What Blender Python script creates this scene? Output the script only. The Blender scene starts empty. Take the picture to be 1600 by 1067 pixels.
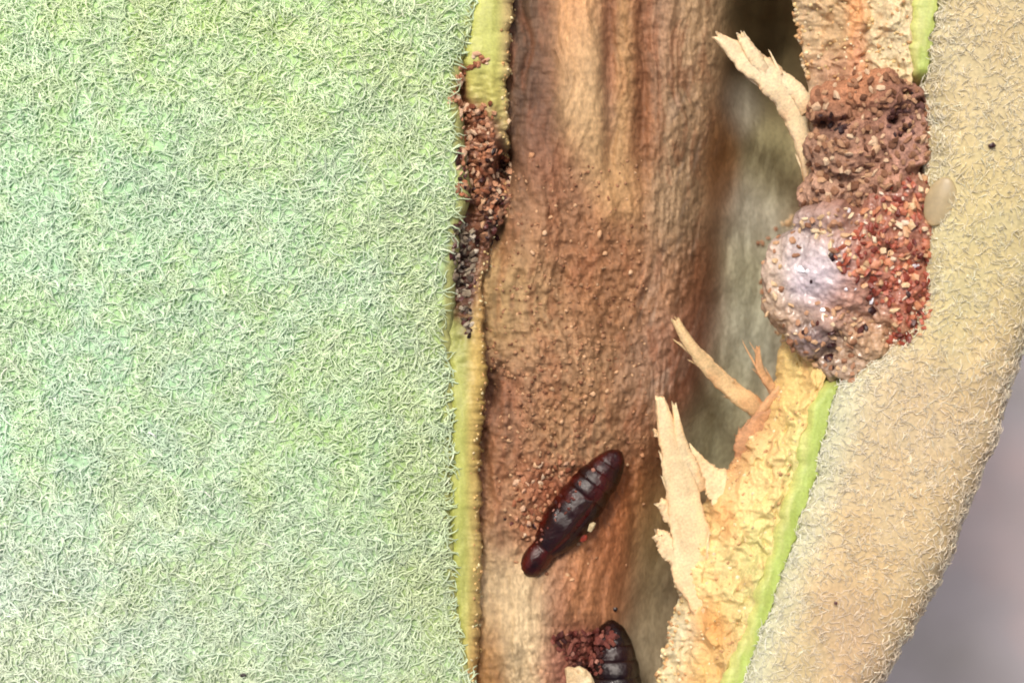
import bpy, bmesh, math, random
import numpy as np
from mathutils import Vector, Matrix, Quaternion
from mathutils.bvhtree import BVHTree

R = math.radians
rng = np.random.default_rng(7)
random.seed(7)
S = bpy.context.scene
COL = S.collection

# ------------------------------------------------------------------ camera
H = 30.0                                   # camera height over the rim of the stem; 1 unit = 100 photo pixels
cam_d = bpy.data.cameras.new('camera')
cam_d.sensor_width = 36.0
cam_d.lens = 36.0 * H / 16.0
cam_d.clip_end = 500
cam_d.dof.use_dof = True
cam_d.dof.focus_distance = H - 0.35
cam_d.dof.aperture_fstop = 0.13
cam = bpy.data.objects.new('camera', cam_d)
cam.location = (0, 0, H)
COL.objects.link(cam)
S.camera = cam

# ------------------------------------------------------------------ sky and sun
SUN_EL, SUN_AZ = R(60), R(-24)             # azimuth from +Y, clockwise: light falls in from the top, a little left
w = bpy.data.worlds.new('World')
S.world = w
w.use_nodes = True
nt = w.node_tree
sky = nt.nodes.new('ShaderNodeTexSky')
sky.sky_type = 'NISHITA'
sky.sun_disc = False
sky.sun_elevation = SUN_EL
sky.sun_rotation = SUN_AZ
sky.air_density = 0.35
sky.dust_density = 6.0
sky.ozone_density = 0.0
bg = nt.nodes['Background']
bg.inputs['Strength'].default_value = 0.12
nt.links.new(sky.outputs['Color'], bg.inputs['Color'])
sd = bpy.data.lights.new('sun', 'SUN')
sd.energy = 1.5
sd.angle = R(10)
sd.color = (1.0, 0.93, 0.82)
sun = bpy.data.objects.new('sun', sd)
dirv = Vector((math.sin(SUN_AZ) * math.cos(SUN_EL), math.cos(SUN_AZ) * math.cos(SUN_EL), math.sin(SUN_EL)))
sun.rotation_euler = dirv.to_track_quat('Z', 'Y').to_euler()
sun.location = dirv * 60
COL.objects.link(sun)
S.view_settings.view_transform = 'Standard'
S.view_settings.look = 'None'
S.view_settings.exposure = 0.5
S.view_settings.gamma = 1.0
S.cycles.diffuse_bounces = 8
S.cycles.filter_width = 1.9                # a phone lens held this close is a little soft

# ------------------------------------------------------------------ helpers
ALB = 0.80                                 # pigment = photographed colour times this

def lin(c):
    c = np.asarray(c, float) / 255.0
    return np.where(c <= 0.04045, c / 12.92, ((c + 0.055) / 1.055) ** 2.4)

def _h(ix, iy, s):
    n = (ix.astype(np.int64) * 374761393 + iy.astype(np.int64) * 668265263 + s * 974634777) & 0x7fffffff
    n = ((n ^ (n >> 13)) * 1274126177) & 0x7fffffff
    n = ((n ^ (n >> 16)) * 1911520717) & 0x7fffffff
    return ((n >> 7) & 0xffff) / 65535.0

def vn(x, y, s=0):
    """value noise, 0..1"""
    x = np.asarray(x, float); y = np.asarray(y, float)
    x, y = np.broadcast_arrays(x, y)
    ix = np.floor(x); iy = np.floor(y)
    fx = x - ix; fy = y - iy
    fx = fx * fx * (3 - 2 * fx); fy = fy * fy * (3 - 2 * fy)
    a = _h(ix, iy, s); b = _h(ix + 1, iy, s); c = _h(ix, iy + 1, s); d = _h(ix + 1, iy + 1, s)
    return (a * (1 - fx) + b * fx) * (1 - fy) + (c * (1 - fx) + d * fx) * fy

def fbm(x, y, s=0, o=4):
    t = 0; a = 0.5; n = 0
    for k in range(o):
        t = t + a * vn(np.asarray(x) * 2 ** k + 17.3 * k, np.asarray(y) * 2 ** k - 9.1 * k, s + k); n += a; a *= 0.55
    return t / n

def P(px, py, z):
    """photo pixel and height -> point in space"""
    f = (H - np.asarray(z, float)) / H
    return np.stack(np.broadcast_arrays((np.asarray(px, float) - 800) / 100 * f, (533.5 - np.asarray(py, float)) / 100 * f, np.asarray(z, float)), -1)

def curve(pts):
    a = np.array(pts, float)
    return lambda py: np.interp(py, a[:, 0], a[:, 1])

def sst(a, b, x):
    t = np.clip((np.asarray(x, float) - a) / (b - a), 0, 1)
    return t * t * (3 - 2 * t)

def g2(px, py, cx, cy, sx, sy):
    return np.exp(-0.5 * (((px - cx) / sx) ** 2 + ((py - cy) / sy) ** 2))

def blend(px, py, blobs, base, bw=0.12, alb=None):
    acc = np.zeros(px.shape + (3,)) + lin(base) * bw
    wt = np.zeros(px.shape) + bw
    for cx, cy, sx, sy, c in blobs:
        q = g2(px, py, cx, cy, sx, sy)
        acc += q[..., None] * lin(c); wt += q
    return acc / wt[..., None] * (ALB if alb is None else alb)

def np_mesh(name, V, F, col=None, smooth=True):
    """fast mesh from numpy: F is (n,3) or (n,4)"""
    me = bpy.data.meshes.new(name)
    V = np.ascontiguousarray(V, np.float32); F = np.ascontiguousarray(F, np.int32)
    k = F.shape[1]
    me.vertices.add(len(V)); me.vertices.foreach_set('co', V.ravel())
    me.loops.add(F.size); me.loops.foreach_set('vertex_index', F.ravel())
    me.polygons.add(len(F))
    me.polygons.foreach_set('loop_start', np.arange(0, F.size, k, dtype=np.int32))
    me.polygons.foreach_set('use_smooth', np.full(len(F), smooth, bool))
    me.update(calc_edges=True)
    if col is not None:
        at = me.color_attributes.new('pigment', 'FLOAT_COLOR', 'POINT')
        at.data.foreach_set('color', np.concatenate([col.reshape(-1, 3), np.ones((len(V), 1))], 1).astype(np.float32).ravel())
    me.validate()
    return me

def link(name, me, m=None, parent=None, kind=None):
    o = bpy.data.objects.new(name, me)
    COL.objects.link(o)
    if m is not None and not me.materials:
        me.materials.append(m)
    if parent is not None:
        o.parent = parent
        o.matrix_parent_inverse = Matrix.Translation(-Vector(parent.location))
    if kind: o['kind'] = kind
    return o

def thing(name, label, cat, loc, group=None):
    o = bpy.data.objects.new(name, None)
    o.empty_display_size = 0.2
    o.location = loc
    COL.objects.link(o)
    return tag(o, label, cat, group)

def tag(o, label, cat, group=None):
    o['label'] = label; o['category'] = cat
    if group: o['group'] = group
    return o

def material(name, attr=True, color=(0.5, 0.5, 0.5), rough=0.7, spec=0.3, var=0.25, vscale=14.0, bump=0.3, bscale=30.0, bdist=0.02,
             sss=0.0, sssr=(0.1, 0.08, 0.04), coat=0.0, transl=0.0, ramp=None, rnd=False, stretch=(1, 1, 1), alpha=1.0, trans=0.0):
    m = bpy.data.materials.new(name); m.use_nodes = True
    n = m.node_tree; L = n.links; b = n.nodes['Principled BSDF']
    b.inputs['Roughness'].default_value = rough
    b.inputs['Specular IOR Level'].default_value = spec
    tc = n.nodes.new('ShaderNodeTexCoord')
    mp = n.nodes.new('ShaderNodeMapping'); mp.inputs['Scale'].default_value = stretch
    L.new(tc.outputs['Object'], mp.inputs['Vector'])
    if ramp:
        r = n.nodes.new('ShaderNodeValToRGB'); els = r.color_ramp.elements
        r.color_ramp.interpolation = 'LINEAR'
        while len(els) < len(ramp): els.new(0.5)
        for e, (p, c) in zip(els, ramp):
            e.position = p; e.color = tuple(lin(c) * ALB) + (1,)
        if rnd:
            oi = n.nodes.new('ShaderNodeObjectInfo'); L.new(oi.outputs['Random'], r.inputs['Fac'])
        else:
            nz = n.nodes.new('ShaderNodeTexNoise'); nz.inputs['Scale'].default_value = vscale; nz.inputs['Detail'].default_value = 5
            L.new(mp.outputs['Vector'], nz.inputs['Vector']); L.new(nz.outputs['Fac'], r.inputs['Fac'])
        src = r.outputs['Color']
    elif attr:
        a = n.nodes.new('ShaderNodeAttribute'); a.attribute_name = 'pigment'; src = a.outputs['Color']
    else:
        c = n.nodes.new('ShaderNodeRGB'); c.outputs[0].default_value = tuple(color) + (1,); src = c.outputs[0]
    if var > 0:
        nz = n.nodes.new('ShaderNodeTexNoise'); nz.inputs['Scale'].default_value = vscale * 1.7; nz.inputs['Detail'].default_value = 6
        L.new(mp.outputs['Vector'], nz.inputs['Vector'])
        mr = n.nodes.new('ShaderNodeMapRange'); mr.inputs['From Min'].default_value = 0.3; mr.inputs['From Max'].default_value = 0.7
        mr.inputs['To Min'].default_value = 1 - var; mr.inputs['To Max'].default_value = 1 + var
        L.new(nz.outputs['Fac'], mr.inputs['Value'])
        mx = n.nodes.new('ShaderNodeVectorMath'); mx.operation = 'SCALE'
        L.new(src, mx.inputs[0]); L.new(mr.outputs['Result'], mx.inputs['Scale'])
        src = mx.outputs['Vector']
    L.new(src, b.inputs['Base Color'])
    if bump > 0:
        nb = n.nodes.new('ShaderNodeTexNoise'); nb.inputs['Scale'].default_value = bscale; nb.inputs['Detail'].default_value = 6
        nb.inputs['Roughness'].default_value = 0.65
        L.new(mp.outputs['Vector'], nb.inputs['Vector'])
        bp = n.nodes.new('ShaderNodeBump'); bp.inputs['Strength'].default_value = bump; bp.inputs['Distance'].default_value = bdist
        L.new(nb.outputs['Fac'], bp.inputs['Height']); L.new(bp.outputs['Normal'], b.inputs['Normal'])
    if sss > 0:
        b.inputs['Subsurface Weight'].default_value = sss; b.inputs['Subsurface Radius'].default_value = sssr; b.inputs['Subsurface Scale'].default_value = 1.0
    if coat > 0:
        b.inputs['Coat Weight'].default_value = coat; b.inputs['Coat Roughness'].default_value = 0.12
    if trans > 0:
        b.inputs['Transmission Weight'].default_value = trans
    if transl > 0:
        t = n.nodes.new('ShaderNodeBsdfTranslucent'); ms = n.nodes.new('ShaderNodeMixShader'); ms.inputs[0].default_value = transl
        L.new(src, t.inputs['Color']); L.new(b.outputs[0], ms.inputs[1]); L.new(t.outputs[0], ms.inputs[2])
        L.new(ms.outputs[0], n.nodes['Material Output'].inputs['Surface'])
    return m

class Sheet:
    """grid surface through control curves: ctrl = list of (px(py), z(py), samples to the next curve)"""
    def __init__(self, rows, ctrl):
        M = len(rows); K = len(ctrl)
        CX = np.stack([np.broadcast_to(c[0](rows) if callable(c[0]) else c[0], (M,)) for c in ctrl]).astype(float)
        CZ = np.stack([np.broadcast_to(c[1](rows) if callable(c[1]) else c[1], (M,)) for c in ctrl]).astype(float)
        t = []
        for k in range(K - 1):
            t += list(k + np.arange(ctrl[k][2]) / ctrl[k][2])
        t = np.array(t + [K - 1.0])
        k = np.minimum(t.astype(int), K - 2); f = (t - k)[:, None]
        def cr(C):
            # monotone cubic across the curves
            d = np.diff(C, axis=0)
            m = np.zeros_like(C); m[0] = d[0]; m[-1] = d[-1]
            for i in range(1, K - 1):
                s = d[i - 1] * d[i] > 0
                den = np.where(s, d[i - 1] + d[i], 1)
                m[i] = np.where(s, 2 * d[i - 1] * d[i] / den, 0)
            a, b, ma, mb = C[k], C[k + 1], m[k], m[k + 1]
            return (2*f**3-3*f**2+1)*a + (f**3-2*f**2+f)*ma + (-2*f**3+3*f**2)*b + (f**3-f**2)*mb
        self.px = cr(CX).T; self.z = cr(CZ).T            # (M, N)
        self.py = np.repeat(rows[:, None], len(t), 1)
        self.t = np.repeat(t[None], M, 0)
    def finish(self):
        self.V = P(self.px, self.py, self.z)
        M, N = self.z.shape
        i = np.arange(M * N).reshape(M, N)
        self.F = np.stack([i[:-1, :-1], i[1:, :-1], i[1:, 1:], i[:-1, 1:]], -1).reshape(-1, 4)
        return self
    def mesh(self, name, col):
        return np_mesh(name, self.V.reshape(-1, 3), self.F, col)

fine = np.concatenate([np.linspace(-650, -60, 40)[:-1], np.arange(-60, 1130, 1.8), np.linspace(1130, 1720, 40)])
coarse = np.arange(-650, 1721, 9.0)

# ------------------------------------------------------------------ outlines read off the photograph (py, px)
def ragged(c, seed, amp, per):
    return lambda py: c(py) + (fbm(py / per, py * 0 + 0.3, seed, 3) - 0.5) * amp * 2
def smoothed(c):
    return lambda py: sum(c(py + d) for d in np.linspace(-70, 70, 15)) / 15 + (fbm(py / 90, py * 0 + 0.3, 13, 2) - 0.5) * 26
L0 = ragged(curve([(-650,780),(0,737),(60,730),(100,714),(150,706),(190,713),(250,716),(300,724),(330,716),(360,707),(420,703),(500,698),(560,698),(640,702),(720,700),(800,698),(880,703),(950,711),(1010,720),(1067,732),(1700,850)]), 11, 5, 14)
L1 = ragged(curve([(-650,840),(0,801),(60,796),(130,790),(200,791),(250,794),(300,790),(380,770),(440,752),(500,755),(560,760),(620,756),(680,749),(760,746),(850,749),(930,750),(1000,746),(1067,742),(1700,760)]), 12, 9, 16)
CE = smoothed(curve([(-650,1150),(0,1142),(100,1128),(200,1120),(300,1108),(450,1090),(560,1085),(650,1060),(750,1012),(850,986),(950,972),(1067,992),(1700,1050)]))
R0 = ragged(curve([(-650,1190),(0,1236),(60,1246),(120,1261),(200,1264),(280,1254),(335,1252),(380,1230),(440,1222),(500,1225),(560,1215),(620,1203),(690,1166),(730,1140),(790,1095),(850,1062),(905,1056),(935,1060),(960,1050),(1010,1036),(1067,1025),(1700,930)]), 14, 8, 15)
R1 = ragged(curve([(-650,1490),(0,1426),(70,1419),(110,1421),(200,1412),(400,1390),(520,1330),(600,1284),(640,1263),(700,1246),(780,1226),(860,1200),(950,1170),(1020,1145),(1067,1126),(1700,960)]), 15, 10, 22)
R2 = ragged(curve([(-650,1530),(0,1466),(60,1456),(130,1447),(290,1445),(480,1425),(540,1390),(600,1312),(640,1300),(740,1276),(800,1256),(870,1232),(950,1206),(1010,1181),(1067,1166),(1700,1010)]), 16, 8, 14)
R3 = ragged(curve([(-650,1760),(0,1715),(200,1690),(400,1640),(530,1602),(600,1580),(700,1551),(740,1535),(790,1513),(860,1488),(920,1458),(975,1428),(1030,1398),(1067,1373),(1700,1080)]), 17, 7, 22)

off = lambda c, d: (lambda py: c(py) + d)
mixc = lambda a, b, f: (lambda py: a(py) * (1 - f) + b(py) * f)

# ------------------------------------------------------------------ ground far below, out of focus
gm = material('grey_concrete', ramp=[(0.25, (176,172,168)), (0.45, (194,188,190)), (0.6, (212,194,192)), (0.8, (228,226,238))], vscale=0.16, var=0.12, bump=0.3, bscale=2.0, bdist=0.1, rough=0.9)
bm = bmesh.new()
bmesh.ops.create_grid(bm, x_segments=60, y_segments=60, size=150)
for v in bm.verts:
    v.co.z = -24 + 0.5 * (vn(v.co.x * 0.15 + 90, v.co.y * 0.15 + 90, 3) - 0.5)
me = bpy.data.meshes.new('ground'); bm.to_mesh(me); bm.free()
link('ground', me, gm, kind='structure')

# ------------------------------------------------------------------ the split stem
stem = thing('plant_stem', 'thick felted green and tan plant stem split lengthwise, showing its brown hollow inside', 'plant stem', (0, -11.5, -5))

# left skin
skL = Sheet(coarse, [(-420, -6.5, 10), (-520, -3.4, 12), (-330, -0.9, 14), (-60, 0.42, 24), (250, 0.92, 24), (520, 0.86, 20), (off(L0, -60), 0.62, 8), (off(L0, 4), 0.44, 4), (off(L0, 10), 0.30, 1), (off(L0, 12), 0.1, 1)])
skL.z += (fbm(skL.px / 160, skL.py / 160, 21, 3) - 0.5) * 0.22
skL.finish()
def left_tint(px, py):  # own green patches, plus some curvature shading painted darker toward the lower rim
    c = blend(px, py, [(360,40,190,110,(196,226,150)), (640,60,60,150,(190,218,150)), (120,260,150,120,(180,220,170)), (90,620,150,160,(178,216,172)), (60,960,150,120,(186,206,178)),
                       (450,420,140,130,(184,218,164)), (560,720,110,90,(174,208,148)), (300,880,130,90,(180,208,162)), (480,1000,120,80,(178,202,158)), (660,930,40,180,(170,192,132)), (665,560,30,160,(180,202,140)), (640,300,50,80,(186,216,160))], (182,214,164), 0.15, 1.0)
    k = fbm(px / 45, py / 45, 31, 3)[..., None]
    warm = np.array([1.04, 1.0, 0.84]); cool = np.array([1.01, 1.01, 1.02])
    return c * (warm * (1 - sst(0.35, 0.65, k)) + cool * sst(0.35, 0.65, k))
skin_m = material('leaf_skin', rough=0.8, var=0.3, vscale=9, bump=0.5, bscale=16, bdist=0.03)
_e = sst(-16, 0, skL.px - L0(skL.py[:, 0])[:, None])[..., None]
link('outer_skin', skL.mesh('outer_skin', left_tint(skL.px, skL.py) * 0.86 * np.array([0.95, 1.0, 1.06]) * (1 - _e) + _e * lin((176,178,112)) * 0.8), skin_m, stem)['label'] = 'green felted skin on the left of the split'

# left cut rind
rdL = Sheet(fine, [(off(L0, 2), 0.05, 2), (off(L0, 4), 0.40, 6), (mixc(L0, L1, 0.35), 0.47, 8), (mixc(L0, L1, 0.75), 0.42, 8), (L1, 0.26, 4), (off(L1, 3), -0.2, 1)])
eat = sst(85, 190, rdL.py) * (1 - sst(470, 545, rdL.py))
rx, ry = rdL.px, rdL.py
bite = np.clip(g2(rx, ry, 742, 255, 34, 70) + g2(rx, ry, 722, 420, 16, 70) + g2(rx, ry, 770, 350, 16, 50) * 1.2 + g2(rx, ry, 715, 140, 9, 40), 0, 1)
rdL.z += -0.34 * bite * (0.4 + 1.2 * fbm(rx / 9, ry / 9, 41, 3)) + (fbm(rx / 14, ry / 60, 42, 3) - 0.5) * 0.07 * (1 + 2 * bite)
rdL.z -= 1.0 * g2(rx, ry, 788, 264, 9, 20)
rdL.finish()
rc = blend(rx, ry, [(755,30,20,60,(206,214,100)), (795,30,8,80,(228,204,128)), (755,135,22,20,(200,196,84)), (715,560,14,80,(176,184,76)), (745,560,8,90,(218,190,84)), (712,700,12,90,(186,196,78)), (742,700,8,110,(214,184,92)),
                    (722,860,12,90,(176,186,70)), (745,900,8,90,(222,196,110)), (722,1000,12,60,(182,186,76)), (740,1040,8,60,(200,150,70)), (735,250,24,50,(150,100,70)), (765,340,18,40,(150,96,70)), (725,400,12,50,(140,126,96)), (752,470,8,50,(210,164,84)), (740,440,8,30,(190,140,80))], (190,186,84), 0.08)
br = np.clip(bite * 1.6, 0, 1)[..., None] if False else sst(0.25, 0.75, bite * (0.5 + fbm(rx / 12, ry / 12, 43, 3)))[..., None]
char = (g2(rx, ry, 726, 420, 14, 60) + g2(rx, ry, 775, 350, 14, 50))[..., None]; char = np.clip(char, 0, 0.85)
rc = rc * (1 - br) + lin((146,98,70)) * ALB * br
rc = rc * (1 - char) + lin((70,56,48)) * ALB * char
rc = rc * np.array([1.0, 0.98, 1.0]) + np.array([0.0, 0.0, 0.045]) * (1 - br)
rc *= (0.82 + 0.36 * fbm(rx / 10, ry / 30, 44, 3))[..., None]
rind_m = material('green_rind', rough=0.42, spec=0.4, var=0.12, vscale=16, bump=0.35, bscale=22, bdist=0.03, sss=0.08, sssr=(0.06, 0.06, 0.04))
link('cut_rind', rdL.mesh('cut_rind', rc), rind_m, stem)['label'] = 'narrow yellow-green cut rind on the left of the hollow'

# inner wall of the hollow
DEEP = lambda p: 1 - sst(70, 240, p)
wl = Sheet(fine, [(off(L1, -3), -0.1, 3), (off(L1, 6), -0.06, 20), (mixc(L1, CE, 0.22), 0.0, 60), (mixc(L1, CE, 0.55), -0.16, 60), (mixc(L1, CE, 0.85), -0.55, 40), (CE, -1.05, 40),
                  (off(CE, 45), lambda p: -1.75 - 1.0 * DEEP(p), 40), (off(CE, 100), lambda p: -2.35 - 2.4 * DEEP(p), 30), (off(CE, 200), lambda p: -2.7 - 3.0 * DEEP(p), 14), (off(CE, 300), lambda p: -2.4 - 2.5 * DEEP(p), 10), (off(CE, 330), -0.9, 1)])
x, y = wl.px, wl.py
wob = (fbm(x / 120, y / 120, 50, 2) - 0.5) * 60
xf = x + wob + (y - 500) * 0.03
onc = 1 - sst(-30, 25, x - CE(y[:, 0])[:, None])                                     # on the woody column
fib = fbm(xf / 11, y / 150, 51, 4) - 0.5
fib2 = fbm(xf / 30, y / 260, 52, 3) - 0.5
ridge = 1 - np.abs(2 * fbm(xf / 22, y / 210, 53, 3) - 1) * 2
gran = np.clip(g2(x, y, 830, 690, 90, 90) + 0.8 * g2(x, y, 780, 640, 40, 60) + 0.55 * g2(x, y, 900, 440, 130, 90) + 0.6 * g2(x, y, 850, 800, 60, 60) + 0.4 * g2(x, y, 790, 1040, 50, 40) + 0.5 * g2(x, y, 900, 1040, 40, 40), 0, 1)
smooth_ = np.clip(g2(x, y, 905, 130, 35, 110) + g2(x, y, 800, 960, 40, 60) + g2(x, y, 965, 290, 30, 40) + g2(x, y, 960, 880, 35, 60), 0, 1)
left_r = np.clip(g2(x, y, 835, 90, 40, 140), 0, 1)
cell = fbm(x / 8.5, y / 11, 54, 3) - 0.5
lump = fbm(x / 22, y / 34, 55, 3) - 0.5
dz = onc * (fib * 0.10 * (1 - 0.7 * smooth_) * (1 - 0.55 * gran) + fib2 * 0.18 + ridge * 0.05 * (0.4 + left_r * 1.6)) + gran * (cell * 0.20 + lump * 0.22) + (1 - gran) * (1 - 0.8 * smooth_) * onc * (cell * 0.085 + lump * 0.08)
dz += (1 - onc) * ((fbm(x / 40, y / 90, 56, 3) - 0.5) * 0.25)
dz += -0.75 * g2(x, y, 789, 258, 9, 22) - 0.3 * g2(x, y, 766, 600, 9, 24) - 0.22 * g2(x, y, 758, 735, 7, 40) - 0.35 * g2(x, y, 776, 365, 10, 24) - 0.35 * g2(x, y, 940, 1045, 45, 40)
dz += 0.24 * sst(0.1, 0.9, g2(x, y, 905, 130, 32, 100)) - 0.16 * g2(x, y, 952, 120, 7, 80) - 0.20 * g2(x, y, 1005, 110, 9, 110)
for cx_, cy_, sx_, sy_, a_ in [(900, 800, 48, 90, -0.20)]:                          # bed of the pupa
    ux = (x - cx_) * 0.8 + (y - cy_) * 0.6; uy = -(x - cx_) * 0.6 + (y - cy_) * 0.8
    dz += a_ * np.exp(-0.5 * ((ux / 34) ** 2 + (uy / 110) ** 2))
wl.z += dz
wl.finish()
wc = blend(x, y, [
 (822,60,16,100,(92,66,48)), (846,170,20,70,(112,74,54)), (858,60,10,80,(104,68,48)), (892,40,22,60,(190,132,84)), (912,120,24,60,(206,160,110)), (918,205,24,46,(202,154,102)),
 (952,50,9,50,(132,76,46)), (951,140,7,60,(122,74,56)), (978,100,11,60,(190,138,86)), (1000,60,12,60,(140,84,52)), (1003,180,12,70,(144,88,54)), (1035,50,18,60,(156,112,80)),
 (1085,30,26,60,(160,122,84)), (1075,150,24,60,(156,118,82)), (1060,330,26,50,(158,122,86)), (965,290,22,40,(184,134,84)), (870,260,30,40,(148,94,64)), (850,340,40,40,(150,104,70)),
 (905,385,50,40,(152,96,60)), (825,450,30,50,(168,126,82)), (785,480,20,50,(174,134,82)), (950,450,50,40,(152,100,62)), (1040,440,30,40,(152,106,72)), (1040,545,24,40,(164,120,90)), (1010,620,20,40,(164,120,86)),
 (1095,490,26,60,(112,54,30)), (1065,575,28,40,(114,52,28)), (1100,420,18,40,(112,66,36)), (1125,270,16,60,(124,74,36)), (835,560,40,40,(162,116,78)), (800,640,30,40,(146,98,70)), (775,600,14,30,(110,66,50)), (870,660,40,30,(152,102,62)), (905,690,40,30,(174,128,88)),
 (1000,680,24,40,(150,100,66)), (990,770,20,50,(152,80,40)), (965,860,24,50,(170,96,54)), (940,925,34,40,(168,106,66)), (778,760,16,60,(140,94,62)), (810,810,24,40,(168,118,80)), (845,790,22,40,(150,76,46)), (790,940,30,50,(208,170,122)), (822,1000,20,60,(212,176,128)), (762,1030,16,40,(172,116,62)),
 (862,970,14,60,(150,100,70)), (880,1040,24,24,(150,90,70)), (920,1010,30,20,(110,50,40)), (868,800,12,24,(100,46,30)), (900,745,12,20,(110,56,36)), (845,850,12,14,(104,52,34)), (1010,850,18,60,(172,142,92)), (1020,930,24,50,(168,146,112)), (1005,1040,24,50,(176,152,118)),
 (1180,40,30,60,(104,86,52)), (1210,120,24,40,(112,94,62)), (1160,170,16,26,(190,172,144)), (1138,235,12,40,(126,80,40)), (1200,250,26,40,(168,150,104)), (1175,335,26,40,(188,172,146)), (1165,430,26,50,(176,164,128)), (1160,520,30,50,(186,176,148)), (1135,600,24,40,(190,176,138)), (1115,680,24,40,(164,152,116))], (158,112,72), 0.05)
wc *= (1 + onc * (fib * 0.7 * (1 - 0.75 * smooth_) + fib2 * 0.4) + cell * 0.30 * onc + (fbm(x / 60, y / 60, 57, 3) - 0.5) * 0.35)[..., None]
red = (1 - 0.8 * smooth_[..., None]) * sst(0.52, 0.70, fbm(xf / 16, y / 60, 58, 4))[..., None] * onc[..., None] * (1 - 0.6 * smooth_[..., None])
wc = wc * (1 - 0.35 * red) + 0.35 * red * lin((150,84,50)) * ALB
silk = (sst(0.56, 0.72, fbm((x + (y - 500) * 0.35) / 9, y / 55, 59, 3)) * np.clip(g2(x, y, 1035, 540, 30, 70) + g2(x, y, 1070, 250, 26, 110) * 0.7, 0, 1))[..., None]
wc = wc * (1 - 0.4 * silk) + 0.4 * silk * lin((200,166,136)) * ALB
wc = np.clip(1.20 * np.maximum(wc, 0.003) ** 0.95 * np.array([0.86, 1.0, 1.14]) * (1 + 0.42 * onc * (fbm(x / 5, y / 11, 90, 3) - 0.5))[..., None], 0.004, 0.9)
wall_m = material('brown_inner_wall', rough=0.62, spec=0.3, var=0.22, vscale=12, bump=0.55, bscale=22, bdist=0.035, stretch=(1, 0.5, 1))
wo = link('inner_wall', wl.mesh('inner_wall', wc), wall_m, stem)

# right cut face of the wall
cf = Sheet(fine, [(off(R0, 150), -2.7, 6), (off(R0, 70), -1.9, 8), (off(R0, 18), -1.1, 8), (off(R0, 1), -0.72, 6), (R0, -0.52, 12), (mixc(R0, R1, 0.2), -0.22, 24), (mixc(R0, R1, 0.55), 0.12, 32), (mixc(R0, R1, 0.9), 0.42, 14), (off(R1, 3), 0.46, 2), (off(R1, 5), 0.1, 1)])
x, y = cf.px, cf.py
x = x + 26 * (fbm(x / 30, y / 30, 68, 3) - 0.5); y = y + 40 * (fbm(x / 34, y / 34, 69, 3) - 0.5)
fr = sst(3.2, 4.3, cf.t)
d1 = fbm(x / 13, y / 17, 61, 4) - 0.5; d2 = fbm(x / 40, y / 60, 62, 3) - 0.5
up = (y < 330)
fs = fbm((x + 0.1 * y) / 8, y / 70, 63, 3) - 0.5
cf.z += fr * (1 - sst(7.4, 8.2, cf.t)) * (d1 * 0.20 + d2 * 0.30 + fs * np.where(up, 0.18, 0.10))
pit = sst(0.63, 0.74, fbm(x / 16, y / 16, 64, 2))
cf.z -= fr * 0.05 * pit * (1 - sst(7.2, 8.0, cf.t))
cf.finish()
x, y = cf.px, cf.py
cc = blend(x, y, [(1260,40,16,50,(208,178,134)), (1300,50,22,40,(204,168,118)), (1338,20,10,24,(216,148,88)), (1338,85,10,26,(198,128,84)), (1390,50,24,40,(220,200,154)), (1300,110,26,20,(186,136,104)), (1265,230,14,60,(206,180,140)),
 (1250,620,24,30,(228,190,112)), (1200,700,24,30,(238,206,134)), (1165,770,24,26,(238,204,134)), (1120,850,24,30,(240,206,134)), (1132,815,14,22,(222,158,80)), (1108,965,18,24,(218,154,74)), (1060,1000,18,40,(228,214,170)), (1042,1050,14,30,(218,204,156)),
 (1090,915,24,24,(234,204,134)), (1140,900,16,40,(218,200,128)), (1178,655,12,30,(176,112,66)), (1085,1045,20,24,(226,178,100)), (1145,735,12,24,(196,136,78)), (1225,650,14,40,(232,192,114)), (1205,790,16,40,(226,206,130)), (1180,870,14,40,(214,206,126)), (1240,700,10,60,(214,210,130))], (224,190,122), 0.05)
cc *= (1 + d1 * 0.35 + fs * 0.3)[..., None]
org = (sst(0.55, 0.72, fbm(x / 18, y / 26, 66, 4)) * fr)[..., None]
cc = cc * (1 - 0.35 * org) + 0.35 * org * lin((214,150,84)) * ALB
cc = 1.06 * np.maximum(cc, 0.003) ** 0.88 * np.array([0.98, 1.0, 0.97]) + np.array([0, 0, 0.022])
cc = np.clip(cc, 0.01, 0.92)
pith_m = material('cream_pith', rough=0.6, spec=0.3, var=0.16, vscale=16, bump=0.6, bscale=24, bdist=0.03, sss=0.15, sssr=(0.1, 0.07, 0.03))
link('cut_face', cf.mesh('cut_face', cc), pith_m, stem)

# right cut rind
rdR = Sheet(fine, [(off(R1, -2), 0.1, 2), (off(R1, 1), 0.43, 6), (mixc(R1, R2, 0.5), 0.56, 8), (off(R2, -2), 0.56, 4), (off(R2, 2), 0.2, 1)])
x, y = rdR.px, rdR.py
rdR.z += (fbm(x / 14, y / 60, 71, 3) - 0.5) * 0.08
sink = sst(105, 150, y) * (1 - sst(560, 615, y))
rdR.z -= 0.45 * sink
rdR.finish()
f = (rdR.t / 4.0)[..., None] + 0.5 * (fbm(x / 14, y / 50, 73, 3) - 0.5)[..., None]
ca, cb = lin((222,222,126)) * ALB, lin((186,208,92)) * ALB
rr = ca * (1 - sst(0.2, 0.65, f)) + cb * sst(0.2, 0.65, f)
rr = rr * (1 - (1 - sst(-50, 160, y))[..., None] * 0.5) + lin((212,216,124)) * ALB * (1 - sst(-50, 160, y))[..., None] * 0.5
rr = rr * (1 - sink[..., None]) + lin((150,110,80)) * ALB * sink[..., None]
rr = rr * 0.9 + np.array([0.0, 0.0, 0.03]) * (1 - sink[..., None])
rr *= (0.86 + 0.28 * fbm(x / 12, y / 40, 72, 3))[..., None]
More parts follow.
